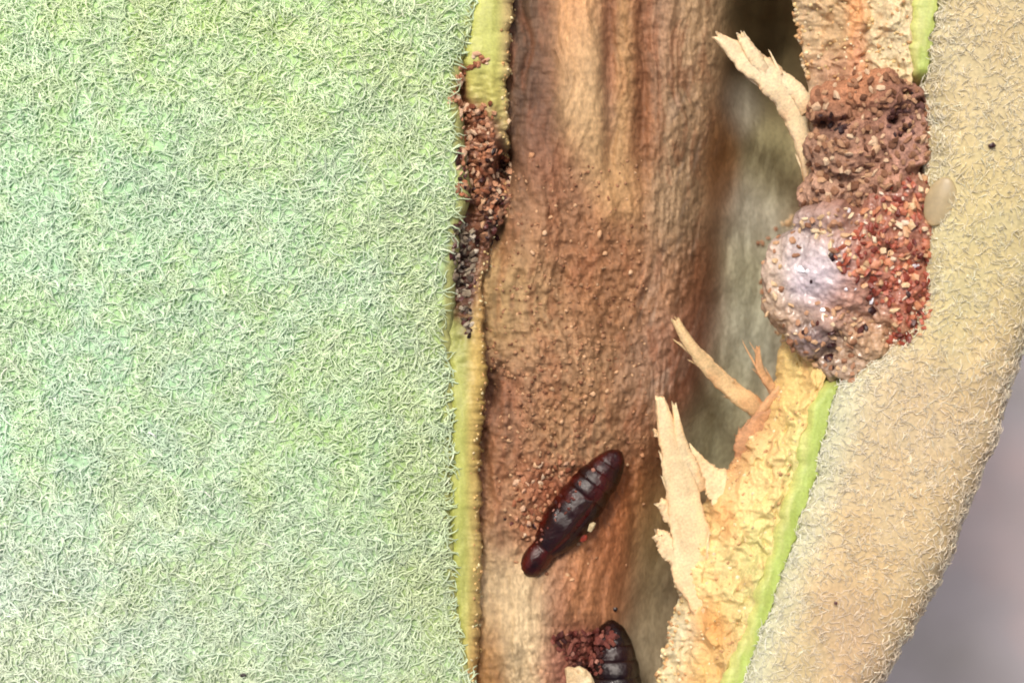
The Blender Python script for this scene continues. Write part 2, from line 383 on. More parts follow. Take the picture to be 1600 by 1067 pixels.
link('cut_rind', rdR.mesh('cut_rind', rr), rind_m, stem)['label'] = 'bright green stripe of cut rind on the right of the hollow'

# right skin
skR = Sheet(np.arange(-650, 1721, 5.0), [(off(R2, -3), 0.15, 1), (off(R2, 0), 0.52, 4), (off(R2, 14), 0.72, 8), (mixc(R2, R3, 0.35), 0.95, 20), (mixc(R2, R3, 0.75), 0.92, 18), (mixc(R2, R3, 0.96), 0.66, 10), (R3, 0.2, 10), (off(R3, -12), -1.4, 10), (off(R3, -160), -4.4, 12), (off(R3, -500), -6.8, 1)])
x, y = skR.px, skR.py
skR.z += (fbm(x / 130, y / 130, 81, 3) - 0.5) * 0.16
skR.z -= 0.10 * sst(95, 140, y) * (1 - sst(530, 600, y)) * (1 - sst(10, 45, x - R2(y[:, 0])[:, None]))
skR.finish()
def right_tint(px, py):
    py = np.asarray(py, float)
    c = blend(px, py, [(1540,60,60,90,(208,194,148)), (1520,420,60,110,(208,198,146)), (1450,650,60,60,(208,188,148)), (1400,800,60,60,(210,190,146)), (1420,950,40,60,(212,188,140)), (1330,1010,40,50,(204,176,136)), (1560,620,30,80,(218,194,148)), (1370,650,40,50,(206,192,152)), (1240,1030,40,40,(204,192,148))], (208,190,144), 0.12, 1.0)
    e = 1 - sst(6, 70, px - R2(py))
    ee = (e * 0.8 * (0.25 + 0.75 * sst(520, 640, py)))[..., None]
    c = c * (1 - ee) + ee * lin((208,212,176))
    k = sst(0.4, 0.66, fbm(px / 34, py / 34, 82, 3))[..., None]
    return c * (1 - k) + k * c * np.array([1.02, 0.985, 0.94])
tan_m = material('tan_skin', rough=0.8, var=0.18, vscale=12, bump=0.3, bscale=20, bdist=0.02)
link('outer_skin', skR.mesh('outer_skin', right_tint(x, y) * 0.80 * np.array([1.0, 1.0, 1.05])), tan_m, stem)['label'] = 'tan felted skin on the right of the split'

# ------------------------------------------------------------------ felt of woolly hairs
def felt(sheet, n, tint, length, rad, lift, curl, ok, seed, K=6, base=0.0, spread=0.16, gam=0.46, amp=0.95, pf=0.16, shade=(1, 1, 1)):
    r = np.random.default_rng(seed)
    V = sheet.V; M, N = V.shape[:2]
    a = np.linalg.norm(np.cross(V[1:, :-1] - V[:-1, :-1], V[:-1, 1:] - V[:-1, :-1]), axis=-1)
    cpx = 0.25 * (sheet.px[1:, 1:] + sheet.px[:-1, 1:] + sheet.px[1:, :-1] + sheet.px[:-1, :-1]); cpy = 0.5 * (sheet.py[1:, 1:] + sheet.py[:-1, 1:])
    p = (a * ok(cpx, cpy)).ravel(); p /= p.sum()
    c = r.choice(len(p), n, p=p); i, j = np.divmod(c, N - 1)
    fu, fv = r.random((2, n))
    def bil(A):
        e = (slice(None),) + (None,) * (A.ndim - 2)
        return A[i, j] * ((1-fu)*(1-fv))[e] + A[i+1, j] * (fu*(1-fv))[e] + A[i, j+1] * ((1-fu)*fv)[e] + A[i+1, j+1] * (fu*fv)[e]
    p0 = bil(V); px = bil(sheet.px); py = bil(sheet.py)
    t1 = V[i+1, j] - V[i, j]; t2 = V[i, j+1] - V[i, j]
    nn = np.cross(t1, t2); nn /= np.linalg.norm(nn, axis=1)[:, None]
    nn *= np.where(nn[:, 2:3] < -0.2, -1, 1) if False else 1
    t1 /= np.linalg.norm(t1, axis=1)[:, None]; t2 = np.cross(nn, t1)
    th = r.random(n) * 2 * np.pi; L = length * r.uniform(0.45, 1.5, n) * (0.7 + 0.6 * fbm(px / 55, py / 55, seed + 8, 2)); kap = r.normal(0, curl, n); lf = lift * r.uniform(0.2, 1.5, n)
    clump = fbm(px / 26, py / 26, seed + 5, 2)
    pts = np.zeros((n, K, 3)); q = np.zeros((n, 2)); thk = th.copy(); ds = L / (K - 1)
    rise = r.uniform(0.0, 1.0, n) ** 2
    for k in range(K):
        s = k / (K - 1)
        h = base + lf * (np.sin(np.pi * s * 0.85) * 0.75 + rise * s * 0.8) + (clump - 0.5) * lift * 0.9
        pts[:, k] = p0 + t1 * q[:, :1] + t2 * q[:, 1:] + nn * h[:, None]
        thk = thk + kap * ds + r.normal(0, 0.35, n)
        q = q + np.stack([np.cos(thk), np.sin(thk)], 1) * ds[:, None]
    rr = rad * r.uniform(0.6, 1.35, n)
    tang = np.gradient(pts, axis=1); tang /= np.linalg.norm(tang, axis=2)[..., None] + 1e-9
    s1 = np.cross(tang, nn[:, None, :]); s1 /= np.linalg.norm(s1, axis=2)[..., None] + 1e-9
    s2 = np.cross(s1, tang)
    prof = np.array([0.8, 1.0, 1.0, 0.95, 0.8, 0.25]) if K == 6 else np.linspace(1, 0.3, K)
    ring = []
    for m_ in range(3):
        an = 2 * np.pi * m_ / 3 + np.pi / 2
        ring.append(pts + (s1 * np.cos(an) + s2 * np.sin(an)) * (rr[:, None] * prof[None])[..., None])
    VV = np.stack(ring, 2)                                   # n,K,3,3
    idx = np.arange(n * K * 3).reshape(n, K, 3)
    F = np.stack([idx[:, :-1, :], np.roll(idx, -1, 2)[:, :-1, :], np.roll(idx, -1, 2)[:, 1:, :], idx[:, 1:, :]], -1).reshape(-1, 4)
    col = amp * tint(px, py) ** gam * np.array(shade) * np.exp(r.normal(0, spread, n))[:, None]
    pale = r.random(n) < pf
    col[pale] = col[pale] * 0.6 + 0.4 * np.array([0.80, 0.86, 0.70])
    col = np.clip(col, 0.02, 0.9)
    return np_mesh('felt_hairs', VV.reshape(-1, 3), F, np.repeat(col, K * 3, 0))
hair_m = material('felt_hair', rough=0.6, spec=0.25, var=0.0, bump=0.0, transl=0.0)
okL = lambda px, py: ((px > -90) & (px < L0(py) + 4 - 13 * ((py > 85) & (py < 545))) & (py > -90) & (py < 1160)) * 1.0
link('felt_hairs', felt(skL, 35000, left_tint, 0.24, 0.0145, 0.048, 4.5, okL, 101, spread=0.10, pf=0.08, gam=0.52, amp=0.94, shade=(0.97, 1.0, 1.02)), hair_m, stem, 'stuff')
okR = lambda px, py: ((px < 1760) & (py > -90) & (py < 1160)) * np.where(px - R2(py) < 50, 1.4, 1.0)
link('felt_hairs', felt(skR, 56000, right_tint, 0.13, 0.0095, 0.036, 5.0, okR, 102, K=4, spread=0.12, gam=0.54, amp=0.94, pf=0.08, shade=(1.0, 1.0, 1.05)), hair_m, stem, 'stuff')

# ------------------------------------------------------------------ ray casting from the lens to find what lies under a photo pixel
def bvh(objs):
    vs, fs, o0 = [], [], 0
    for V, F in objs:
        vs.append(V.reshape(-1, 3)); fs.append(F + o0); o0 += V.size // 3
    return BVHTree.FromPolygons(np.concatenate(vs).tolist(), np.concatenate(fs).tolist())
def sub(sh, a, b):
    k = (sh.py[:, 0] > a) & (sh.py[:, 0] < b)
    V = sh.V[k]; M, N = V.shape[:2]; i = np.arange(M * N).reshape(M, N)
    return V, np.stack([i[:-1, :-1], i[1:, :-1], i[1:, 1:], i[:-1, 1:]], -1).reshape(-1, 4)
TREE = bvh([sub(s_, -80, 1160) for s_ in (skL, rdL, wl, cf, rdR, skR)])
EYE = Vector((0, 0, H))
def hit(px, py, trees=None):
    d = (Vector(P(px, py, 0.0).tolist()) - EYE).normalized()
    best = None
    for t in (trees or [TREE]):
        h = t.ray_cast(EYE, d)
        if h[0] is not None and (best is None or h[3] < best[2]): best = (h[0], h[1], h[3])
    if best is None: return Vector(P(px, py, 0.0).tolist()), Vector((0, 0, 1))
    n = best[1]
    if n.dot(d) > 0: n = -n
    return best[0], n

# ------------------------------------------------------------------ splinters of torn wall
def strip(path, widths, thick, seed, rag=0.30, sides=18, n=110):
    """flat fibrous sliver along photo points (px,py,z)"""
    a = np.array(path, float); t = np.linspace(0, len(a) - 1, n)
    def ip(v):
        k = np.minimum(t.astype(int), len(a) - 2); f_ = t - k
        v = np.asarray(v, float); e = (slice(None),) + (None,) * (v.ndim - 1)
        p0 = v[np.maximum(k - 1, 0)]; p1 = v[k]; p2 = v[k + 1]; p3 = v[np.minimum(k + 2, len(a) - 1)]; f_ = f_[e]
        return 0.5 * (2*p1 + (p2-p0)*f_ + (2*p0-5*p1+4*p2-p3)*f_**2 + (3*p1-p0-3*p2+p3)*f_**3)
    p = ip(P(a[:, 0], a[:, 1], a[:, 2])); wd = ip(widths) / 100
    tg = np.gradient(p, axis=0); tg /= np.linalg.norm(tg, axis=1)[:, None]
    up = np.array([0.25, 0.1, 1.0]); sd_ = np.cross(tg, up); sd_ /= np.linalg.norm(sd_, axis=1)[:, None]; un = np.cross(sd_, tg)
    ang = np.arange(sides) / sides * 2 * np.pi
    s_ = t * n / len(a)
    V = []
    for k, an in enumerate(ang):
        ed = abs(np.cos(an)) ** 5
        rg = 1 + ed * rag * 0.9 * (fbm(s_ / 2.2, s_ * 0 + (5 if np.cos(an) > 0 else 12), seed + 1, 2) - 0.5) + 0.5 * rag * (0.5 + ed) * (fbm(s_ / 9.0, s_ * 0 + (3 if np.cos(an) > 0 else 9), seed, 3) - 0.5) * abs(np.cos(an)) * 1.6
        kk = np.cos(an) * 2.2 + (7 if np.sin(an) > 0 else 0)
        rdg = (fbm(s_ / 40, s_ * 0 + kk * 3.1, seed + 3, 3) - 0.5) * 1.5 + (fbm(s_ / 8.0, s_ * 0 + kk * 2.5, seed + 4, 3) - 0.5) * 0.45
        fray = np.maximum(0, t - (len(a) - 1) + 0.35) / 0.35
        V.append(p + sd_ * (np.sign(np.cos(an)) * abs(np.cos(an)) ** 0.7 * wd / 2 * rg)[:, None] + un * (np.sin(an) * np.minimum(thick, wd * 0.42) * (1 + rdg))[:, None]
                 + tg * (fray * 0.22 * (float(vn(kk * 1.1 + 3, 2.2, seed + 9)) - 0.5))[:, None])
    V = np.stack(V, 1)
    cap0 = V[0].mean(0); cap1 = V[-1].mean(0) 
    idx = np.arange(n * sides).reshape(n, sides)
    F = np.stack([idx[:-1], np.roll(idx, -1, 1)[:-1], np.roll(idx, -1, 1)[1:], idx[1:]], -1).reshape(-1, 4)
    VV = np.concatenate([V.reshape(-1, 3), cap0[None], cap1[None]])
    e0, e1 = n * sides, n * sides + 1
    T = [[e0, idx[0, (k + 1) % sides], idx[0, k], idx[0, k]] for k in range(sides)] + [[e1, idx[-1, k], idx[-1, (k + 1) % sides], idx[-1, (k + 1) % sides]] for k in range(sides)]
    return VV, F, T, ang, t

def splinter(parts, cola, colb, seed, label):
    """parts: list of (path, widths, thick); pigment runs from cola on the body to colb at the edges and root"""
    rf = random.Random(seed); parts = list(parts)
    for path, widths, thick in parts[:1]:
        for _ in range(7):
            i = rf.randrange(max(1, len(path) - 2)); f_ = rf.random(); a, b = path[i], path[i + 1]; wd_ = widths[i] * (1 - f_) + widths[i + 1] * f_
            dx, dy = b[0] - a[0], b[1] - a[1]; L_ = math.hypot(dx, dy); dx /= L_; dy /= L_; sg = rf.choice((-1, 1))
            x0, y0, z0 = a[0] + (b[0] - a[0]) * f_ - dy * sg * wd_ * 0.38, a[1] + (b[1] - a[1]) * f_ + dx * sg * wd_ * 0.38, a[2] + (b[2] - a[2]) * f_ + 0.01
            ln = rf.uniform(22, 50); out_ = rf.uniform(-0.05, 0.16) * sg
            fp_ = [(x0 + dx * ln * u - dy * out_ * ln * u * u + rf.gauss(0, 0.6), y0 + dy * ln * u + dx * out_ * ln * u * u + rf.gauss(0, 0.6), z0 + 0.05 * u) for u in (0, 0.35, 0.7, 1)]
            w0 = rf.uniform(2.5, 6)
            parts.append((fp_, [w0, w0, w0 * 0.8, w0 * 0.4], 0.02))
    bmx = bmesh.new(); lay = bmx.verts.layers.float_color.new('pigment')
    for pi, (path, widths, thick) in enumerate(parts):
        VV, F, T, ang, t = strip(path, widths, thick, seed + pi * 7) if widths[0] > 6 else strip(path, widths, thick, seed + pi * 7, sides=6, n=10)
        sides = len(ang); vs = []
        for i, v in enumerate(VV):
            bv = bmx.verts.new(v)
            k = i % sides; row = min(i // sides, len(t) - 1); u = t[row] / (len(path) - 1)
            e = abs(math.cos(ang[k])) if i < len(t) * sides else 1
            q = 0.30 * max(0, math.cos(ang[k])) * e + 0.25 * e ** 4 + 0.55 * max(0, 0.28 - u) / 0.28
            nz = float(0.6 * vn(k * 0.9, row * 0.03, seed) + 0.4 * vn(k * 0.5, row * 0.3, seed + 1)); q = min(1, max(0, q + (nz - 0.5) * 0.5 + 1.2 * max(0, float(vn(k * 0.35 + 3, row * 0.07, seed + 5)) - 0.62)))
            c = np.clip((lin(cola) * (1 - q) + lin(colb) * q) * 1.05 * (0.62 + 0.7 * nz), 0, 0.9)
            bv[lay] = (*c, 1); vs.append(bv)
        for f_ in F.tolist(): bmx.faces.new([vs[i] for i in f_])
        for f_ in T: bmx.faces.new([vs[i] for i in f_[:3]])
    bmesh.ops.recalc_face_normals(bmx, faces=bmx.faces)
    me = bpy.data.meshes.new('splinter'); bmx.to_mesh(me); bmx.free()
    me.polygons.foreach_set('use_smooth', np.ones(len(me.polygons), bool))
    o = link('splinter', me, pith_m, stem); o['label'] = label
    return o
splinter([([(1268,300,-0.35),(1258,235,-0.25),(1238,170,-0.05),(1205,125,0.15),(1165,92,0.3),(1122,58,0.42)], [22,30,46,50,40,14], 0.07),
          ([(1200,118,0.2),(1180,92,0.3),(1168,74,0.36),(1157,52,0.4)], [20,26,20,14], 0.05),
          ([(1262,172,-0.1),(1250,150,0.0),(1228,128,0.08),(1205,108,0.14)], [34,30,26,8], 0.05)], (234,214,174), (196,146,98), 201, 'long pale forked splinter at the top of the hollow')
splinter([([(1200,650,-0.75),(1170,628,-0.5),(1140,606,-0.3),(1105,570,-0.1),(1078,538,0.05),(1056,502,0.15)], [30,34,30,25,19,13], 0.06)], (220,190,142), (180,130,88), 205, 'slim tan splinter in the middle of the hollow')
splinter([([(1110,975,-0.15),(1085,900,-0.2),(1078,830,-0.15),(1062,750,-0.05),(1045,685,0.05),(1030,616,0.15)], [40,62,64,52,36,14], 0.08),
          ([(1085,770,-0.2),(1075,735,-0.08),(1064,695,0.0),(1054,634,0.1)], [50,40,22,8], 0.05),
          ([(1150,790,-0.35),(1125,760,-0.32),(1100,735,-0.25),(1078,700,-0.15)], [60,52,34,10], 0.06),
          ([(1065,880,-0.2),(1048,860,-0.15),(1036,842,-0.12),(1028,836,-0.1)], [30,34,28,18], 0.07),
          ([(1070,820,-0.2),(1052,805,-0.12),(1040,792,-0.08),(1032,786,-0.05)], [40,34,26,16], 0.06),
          ([(1046,690,0.0),(1036,684,0.03),(1030,680,0.05),(1024,676,0.06)], [10,8,9,11], 0.05)], (238,214,170), (206,150,98), 211, 'broad pale splinter standing up at the lower edge of the hollow')
splinter([([(1225,640,-0.45),(1210,612,-0.4),(1196,592,-0.32),(1186,572,-0.25),(1184,544,-0.2)], [16,16,15,12,7], 0.05),
          ([(1175,668,-0.5),(1192,640,-0.38),(1215,612,-0.3),(1236,590,-0.25),(1246,560,-0.2)], [18,16,13,11,7], 0.05)], (200,158,116), (172,122,84), 221, 'small curled brown splinter below the grey blob')
splinter([([(1160,718,-0.5),(1165,690,-0.42),(1180,665,-0.4),(1200,640,-0.35)], [26,34,30,14], 0.07)], (184,140,102), (160,112,78), 225, 'short brown torn flake at the edge of the cream cut face')

# crumbs along the torn edges: small, one joined part
def crumb_mesh(seed, sub_=1, squash=0.75):
    r = np.random.default_rng(seed)
    b = bmesh.new(); bmesh.ops.create_icosphere(b, subdivisions=sub_, radius=1.0)
    sc_ = np.array([1.0, r.uniform(0.6, 0.95), squash * r.uniform(0.6, 1.0)])
    for v in b.verts:
        v.co = Vector((np.array(v.co) * sc_ * r.uniform(0.55, 1.3)).tolist())
    m_ = bpy.data.meshes.new('grain'); b.to_mesh(m_); b.free()
    m_.polygons.foreach_set('use_smooth', np.zeros(len(m_.polygons), bool))
    return m_
def joined_crumbs(name, spots, cols, mat_, parent, seed):
    r = np.random.default_rng(seed)
    b = bmesh.new(); bmesh.ops.create_icosphere(b, subdivisions=1, radius=1.0)
    B = np.array([v.co[:] for v in b.verts]); FB = np.array([[v.index for v in f_.verts] for f_ in b.faces]); b.free()
    VV, FF, CC = [], [], []
    for k, (pos, s_) in enumerate(spots):
        v = B * r.uniform(0.6, 1.25, (len(B), 1)) * np.array([1, r.uniform(0.5, 1), r.uniform(0.4, 0.9)]) * s_
        a_ = r.random() * 6.28; c_, n_ = math.cos(a_), math.sin(a_)
        v = v @ np.array([[c_, n_, 0], [-n_, c_, 0], [0, 0, 1]])
        VV.append(v + np.array(pos)); FF.append(FB + k * len(B))
        CC.append(np.repeat((lin(cols[r.integers(len(cols))]) * ALB * r.uniform(0.75, 1.2))[None], len(B), 0))
    return link(name, np_mesh(name, np.concatenate(VV), np.concatenate(FF), np.concatenate(CC)), mat_, parent, 'stuff')
crumb_m = material('crumb', rough=0.6, spec=0.35, var=0.2, vscale=20, bump=0.4, bscale=30, bdist=0.02)
sp = []
r_ = np.random.default_rng(301)
for py in np.arange(0, 1067, 2.6):
    if 130 < py < 640: continue
    px = R0(py) + r_.normal(3, 4); h, n = hit(px, py)
    if h.z > -1.3: sp.append((h, r_.uniform(0.02, 0.06)))
for k in range(260):
    py = r_.uniform(610, 1067); q = r_.random() ** 1.3; px = R0(py) * (1 - q) + R1(py) * q
    h, n = hit(px, py); sp.append((h, r_.uniform(0.015, 0.045)))
for k in range(130):
    py = r_.uniform(0, 130); q = r_.random(); px = R0(py) * (1 - q) + R1(py) * q
    h, n = hit(px, py); sp.append((h, r_.uniform(0.015, 0.05)))
joined_crumbs('pith_crumbs', sp, [(240,216,164), (232,204,146), (222,178,122), (244,228,190), (206,160,112)], crumb_m, stem, 302)
sp = []
for py in np.arange(0, 1067, 3.2):
    px = L1(py) + r_.normal(-2, 4); h, n = hit(px, py)
    if h.z > -0.5 and r_.random() < 0.75: sp.append((h, r_.uniform(0.010, 0.042) ))
joined_crumbs('rind_crumbs', sp, [(234,208,146), (226,192,124), (212,168,112), (238,222,170)], crumb_m, stem, 303)
# fibres torn loose on the brown wall
sp = []
for k in range(420):
    px = r_.normal(850, 70); py = r_.normal(660, 110)
    if not (760 < px < 1040 and 380 < py < 900): continue
    h, n = hit(px, py); sp.append((h, r_.uniform(0.02, 0.055)))
for k in range(380):
    px = r_.uniform(770, 1010); py = r_.uniform(250, 620); h, n = hit(px, py); sp.append((h, r_.uniform(0.018, 0.04)))
joined_crumbs('wall_crumbs', sp, [(186,142,104), (168,122,88), (208,168,128), (136,90,62), (176,132,96)], crumb_m, stem, 304)

# ------------------------------------------------------------------ grains of frass
GR = [crumb_mesh(400 + k) for k in range(8)]
def variants(mat_):
    out = []
    for g in GR:
        c = g.copy(); c.materials.clear(); c.materials.append(mat_); out.append(c)
    return out
def inside(poly, px, py):
    c = False; j = len(poly) - 1
    for i in range(len(poly)):
        (x1, y1), (x2, y2) = poly[i], poly[j]
        if (y1 > py) != (y2 > py) and px < (x2 - x1) * (py - y1) / (y2 - y1) + x1: c = not c
        j = i
    return c
def grains(name, parent, meshes, spots, trees, size, lift=0.35, r=None):
    r = r or random.Random(5)
    for px, py, k in spots:
        h, n = hit(px, py, trees)
        s_ = r.uniform(*size) * k
        o = link(name, r.choice(meshes), None, parent)
        q = n.to_track_quat('Z', 'Y') @ Quaternion((0, 0, 1), r.random() * 6.28) @ Quaternion((1, 0, 0), r.gauss(0, 0.5))
        o.rotation_mode = 'QUATERNION'; o.rotation_quaternion = q
        o.location = h + n * s_ * lift
        o.scale = (s_ * r.uniform(0.8, 1.4), s_, s_ * r.uniform(0.7, 1.1))
def fill(poly, n, r, gap=0):
    xs = [p[0] for p in poly]; ys = [p[1] for p in poly]; out = []; tries = 0
    while len(out) < n and tries < n * 60:
        tries += 1
        x_, y_ = r.uniform(min(xs), max(xs)), r.uniform(min(ys), max(ys))
        if inside(poly, x_, y_) and all((x_ - a)**2 + (y_ - b)**2 > gap * gap for a, b, _ in out): out.append((x_, y_, 1.0))
    return out

def lump_mesh(name, ells, voxel, amp, scale, colf, seed):
    """ellipsoids (px,py,z,rx,ry,rz) melted into one surface, roughened along its normals"""
    b = bmesh.new()
    for (px, py, z, rx_, ry_, rz_) in ells:
        c = P(px, py, z)
        bmesh.ops.create_icosphere(b, subdivisions=3, radius=1.0, matrix=Matrix.Translation(Vector(c.tolist())) @ Matrix.Diagonal((rx_ / 100, ry_ / 100, rz_, 1)))
    m0 = bpy.data.meshes.new('lump'); b.to_mesh(m0); b.free()
    o = bpy.data.objects.new('lump', m0); COL.objects.link(o)
    md = o.modifiers.new('r', 'REMESH'); md.mode = 'VOXEL'; md.voxel_size = voxel
    ms = o.modifiers.new('s', 'SMOOTH'); ms.iterations = 6; ms.factor = 0.5
    dg = bpy.context.evaluated_depsgraph_get(); ev = o.evaluated_get(dg)
    m1 = bpy.data.meshes.new_from_object(ev)
    bpy.data.objects.remove(o); bpy.data.meshes.remove(m0)
    n = len(m1.vertices); V = np.zeros(n * 3); m1.vertices.foreach_get('co', V); V = V.reshape(-1, 3)
    Nn = np.zeros(n * 3); m1.vertices.foreach_get('normal', Nn); Nn = Nn.reshape(-1, 3)
    d = fbm(V[:, 0] * scale + V[:, 2] * scale * 0.6, V[:, 1] * scale + V[:, 2] * scale * 0.5, seed, 4) - 0.5
    px = V[:, 0] / (H - V[:, 2]) * H * 100 + 800; py = 533.5 - V[:, 1] / (H - V[:, 2]) * H * 100
    aa = amp(px, py) if callable(amp) else amp
    V = V + Nn * (d * 2 * aa)[:, None]
    F = np.array([p.vertices[:] for p in m1.polygons if len(p.vertices) == 4])
    bpy.data.meshes.remove(m1)
    return np_mesh(name, V, F, np.clip(colf(px, py, d), 0.004, 0.9)), V, F

# --- brown frass plug, upper right
rr5 = random.Random(11)
plug = thing('frass_plug', 'crumbly mauve-brown frass plug filling the upper gap in the right rind', 'insect frass', P(1355, 215, -0.2).tolist())
def plug_col(px, py, d):
    c = blend(px, py, [(1300,150,30,24,(160,102,74)), (1340,130,24,24,(160,98,66)), (1400,170,24,24,(104,66,56)), (1300,195,20,14,(90,56,50)), (1300,250,40,40,(150,108,88)), (1380,240,40,40,(150,100,80)), (1420,230,24,30,(196,140,124)), (1290,310,40,20,(176,130,108))], (150,100,80), 0.1)
    return 1.25 * c ** 0.85 * (1 + 1.2 * d)[:, None] * np.array([0.92, 1.0, 0.96])
pm, pv, pf = lump_mesh('frass_body', [(1310,170,0.15,52,44,0.42), (1375,160,0.3,62,48,0.42), (1320,235,0.25,62,58,0.5), (1395,230,0.35,58,62,0.45), (1300,300,0.1,52,40,0.45), (1385,290,0.3,66,50,0.45), (1420,180,0.35,30,50,0.3)],
                       0.03, 0.13, 6.5, plug_col, 501)
pv_ = pv.copy()
for cx_, cy_, rad_, dep in [(1298,193,0.15,0.34), (1322,186,0.09,0.2), (1396,188,0.11,0.25), (1412,206,0.09,0.16), (1418,145,0.08,0.25), (1440,158,0.08,0.25), (1405,213,0.08,0.16)]:
    c = P(cx_, cy_, 0.6); dd = np.hypot(pv_[:, 0] - c[0], (pv_[:, 1] - c[1]) * 1.6)
    pv_[:, 2] -= np.where(pv_[:, 2] > 0.1, dep, 0) * np.exp(-(dd / rad_) ** 4)
pm.vertices.foreach_set('co', pv_.astype(np.float32).ravel()); pm.update()
frass_m = material('frass_body', rough=0.75, spec=0.25, var=0.3, vscale=16, bump=0.8, bscale=22, bdist=0.05)
link('frass_body', pm, frass_m, plug)
T_plug = bvh([(pv_, pf)])
mauve = variants(material('mauve_grain', ramp=[(0.0, (100,64,46)), (0.25, (150,106,78)), (0.55, (182,138,106)), (0.8, (208,166,128)), (1.0, (238,208,172))], rnd=True, rough=0.6, var=0.2, bump=0.4, bscale=3, bdist=0.1))
pp = [(1264,152),(1300,128),(1345,112),(1420,118),(1452,160),(1455,290),(1400,330),(1330,338),(1252,335),(1252,290),(1268,230)]
spots = [s_ for s_ in fill(pp, 300, rr5, 7) if min(math.hypot(s_[0]-1300, s_[1]-194) - 22, math.hypot(s_[0]-1398, s_[1]-188) - 12, math.hypot(s_[0]-1422, s_[1]-146) - 8) > 0]
grains('grain', plug, mauve, spots[:255], [T_plug, TREE], (0.035, 0.085), 0.25, rr5)

grains('dark_grain', plug, variants(material('dark_pit_grain', ramp=[(0.0, (36,22,24)), (0.6, (76,48,46)), (1.0, (120,84,78))], rnd=True, rough=0.45, var=0.15, bump=0.3, bscale=3, bdist=0.1)),
       fill([(1282,180),(1330,176),(1326,204),(1286,208)], 14, rr5, 6) + fill([(1385,172),(1424,170),(1430,212),(1390,216)], 18, rr5, 6) + fill([(1408,135),(1448,150),(1444,172),(1412,160)], 7, rr5, 6), [T_plug, TREE], (0.035, 0.075), 0.15, rr5)  # dark grains set in the pits of the plug

# --- grey gummy blob with red grains
gum = thing('gum_blob', 'glossy lilac-grey gummy blob studded with red and cream grains on the right cut face', 'gum blob', P(1330, 440, -0.2).tolist())
def gum_col(px, py, d):
    c = blend(px, py, [(1245,400,36,36,(216,202,198)), (1265,430,28,28,(212,202,214)), (1210,430,14,40,(216,188,152)), (1230,500,30,20,(190,160,130)), (1300,350,30,20,(176,140,124)), (1340,480,36,24,(198,150,128)), (1390,400,40,50,(184,118,90)), (1400,320,40,30,(164,108,86)), (1415,280,30,24,(164,116,94)), (1375,520,40,24,(206,170,128)), (1270,525,22,16,(120,104,110)), (1420,480,24,30,(180,90,64)), (1330,570,40,20,(176,150,124))], (190,150,132), 0.08)
    return c * (1 + 0.7 * d)[:, None]
ga = lambda px, py: 0.075 + 0.06 * sst(1290, 1330, px) + 0.05 * sst(490, 520, py)
gmesh, gv, gf = lump_mesh('gum_body', [(1262,430,0.20,74,78,0.40), (1246,398,0.24,42,44,0.36), (1236,470,0.16,48,50,0.40), (1275,402,0.34,40,30,0.30), (1280,480,0.25,56,40,0.46), (1330,420,0.35,92,88,0.6), (1390,370,0.4,66,84,0.5), (1395,460,0.4,60,76,0.48), (1300,500,0.25,82,48,0.48), (1360,530,0.3,72,42,0.42), (1300,345,0.3,62,32,0.5), (1410,310,0.42,44,40,0.42), (1268,525,0.3,40,34,0.38), (1320,572,0.35,46,26,0.32)],
                       0.026, ga, 5.0, gum_col, 511)
gum_m = material('gum', rough=0.24, spec=0.6, var=0.2, vscale=9, bump=0.8, bscale=9, bdist=0.07, sss=0.25, sssr=(0.12, 0.09, 0.09), coat=0.6)
link('gum_body', gmesh, gum_m, gum)
T_gum = bvh([(gv, gf)])
redg = variants(material('red_grain', ramp=[(0.0, (104,38,28)), (0.25, (168,78,58)), (0.5, (198,112,84)), (0.7, (220,156,114)), (0.86, (238,204,156)), (1.0, (250,232,210))], rnd=True, rough=0.22, spec=0.6, var=0.15, bump=0.3, bscale=3, bdist=0.1))  # cream end widened: pale grains also stand in for specular glints
rp = [(1345,330),(1375,295),(1400,272),(1445,262),(1456,330),(1452,420),(1456,500),(1420,545),(1385,535),(1400,500),(1365,480),(1345,440),(1310,420),(1296,398),(1330,375)]
rs = fill(rp, 296, rr5, 5)
grains('grain', gum, redg, rs, [T_gum, TREE], (0.04, 0.085), 0.3, rr5)
tang = variants(material('tan_grain', ramp=[(0.0, (150,104,76)), (0.4, (196,150,116)), (0.75, (226,190,146)), (1.0, (244,222,184))], rnd=True, rough=0.5, var=0.15, bump=0.3, bscale=3, bdist=0.1))
edge = [(1183 + rr5.uniform(-2, 4), 386 + rr5.uniform(-6, 6), 1.2), (1190, 380, 1.2), (1200,372,1), (1212,358,1.2), (1222,350,1.2), (1236,342,1.2), (1190,440,1), (1190,455,1.2), (1195,470,1), (1200,490,1.1), (1206,505,1), (1215,520,1), (1225,532,1)]
edge += fill([(1190,400),(1225,360),(1300,340),(1340,350),(1300,400),(1270,385),(1215,420),(1230,470),(1200,490)], 24, rr5, 8)
edge += fill([(1205,480),(1300,470),(1380,500),(1390,545),(1330,600),(1300,590),(1240,545),(1205,520)], 60, rr5, 9) + fill([(1225,345),(1330,325),(1340,350),(1250,365)], 22, rr5, 8)
grains('grain', gum, tang, edge, [T_gum, TREE], (0.035, 0.075), 0.25, rr5)
darkg = variants(material('dark_grain', ramp=[(0.0, (24,10,12)), (0.5, (58,24,24)), (1.0, (104,56,50))], rnd=True, rough=0.3, spec=0.5, var=0.1, bump=0.2, bscale=3, bdist=0.1))
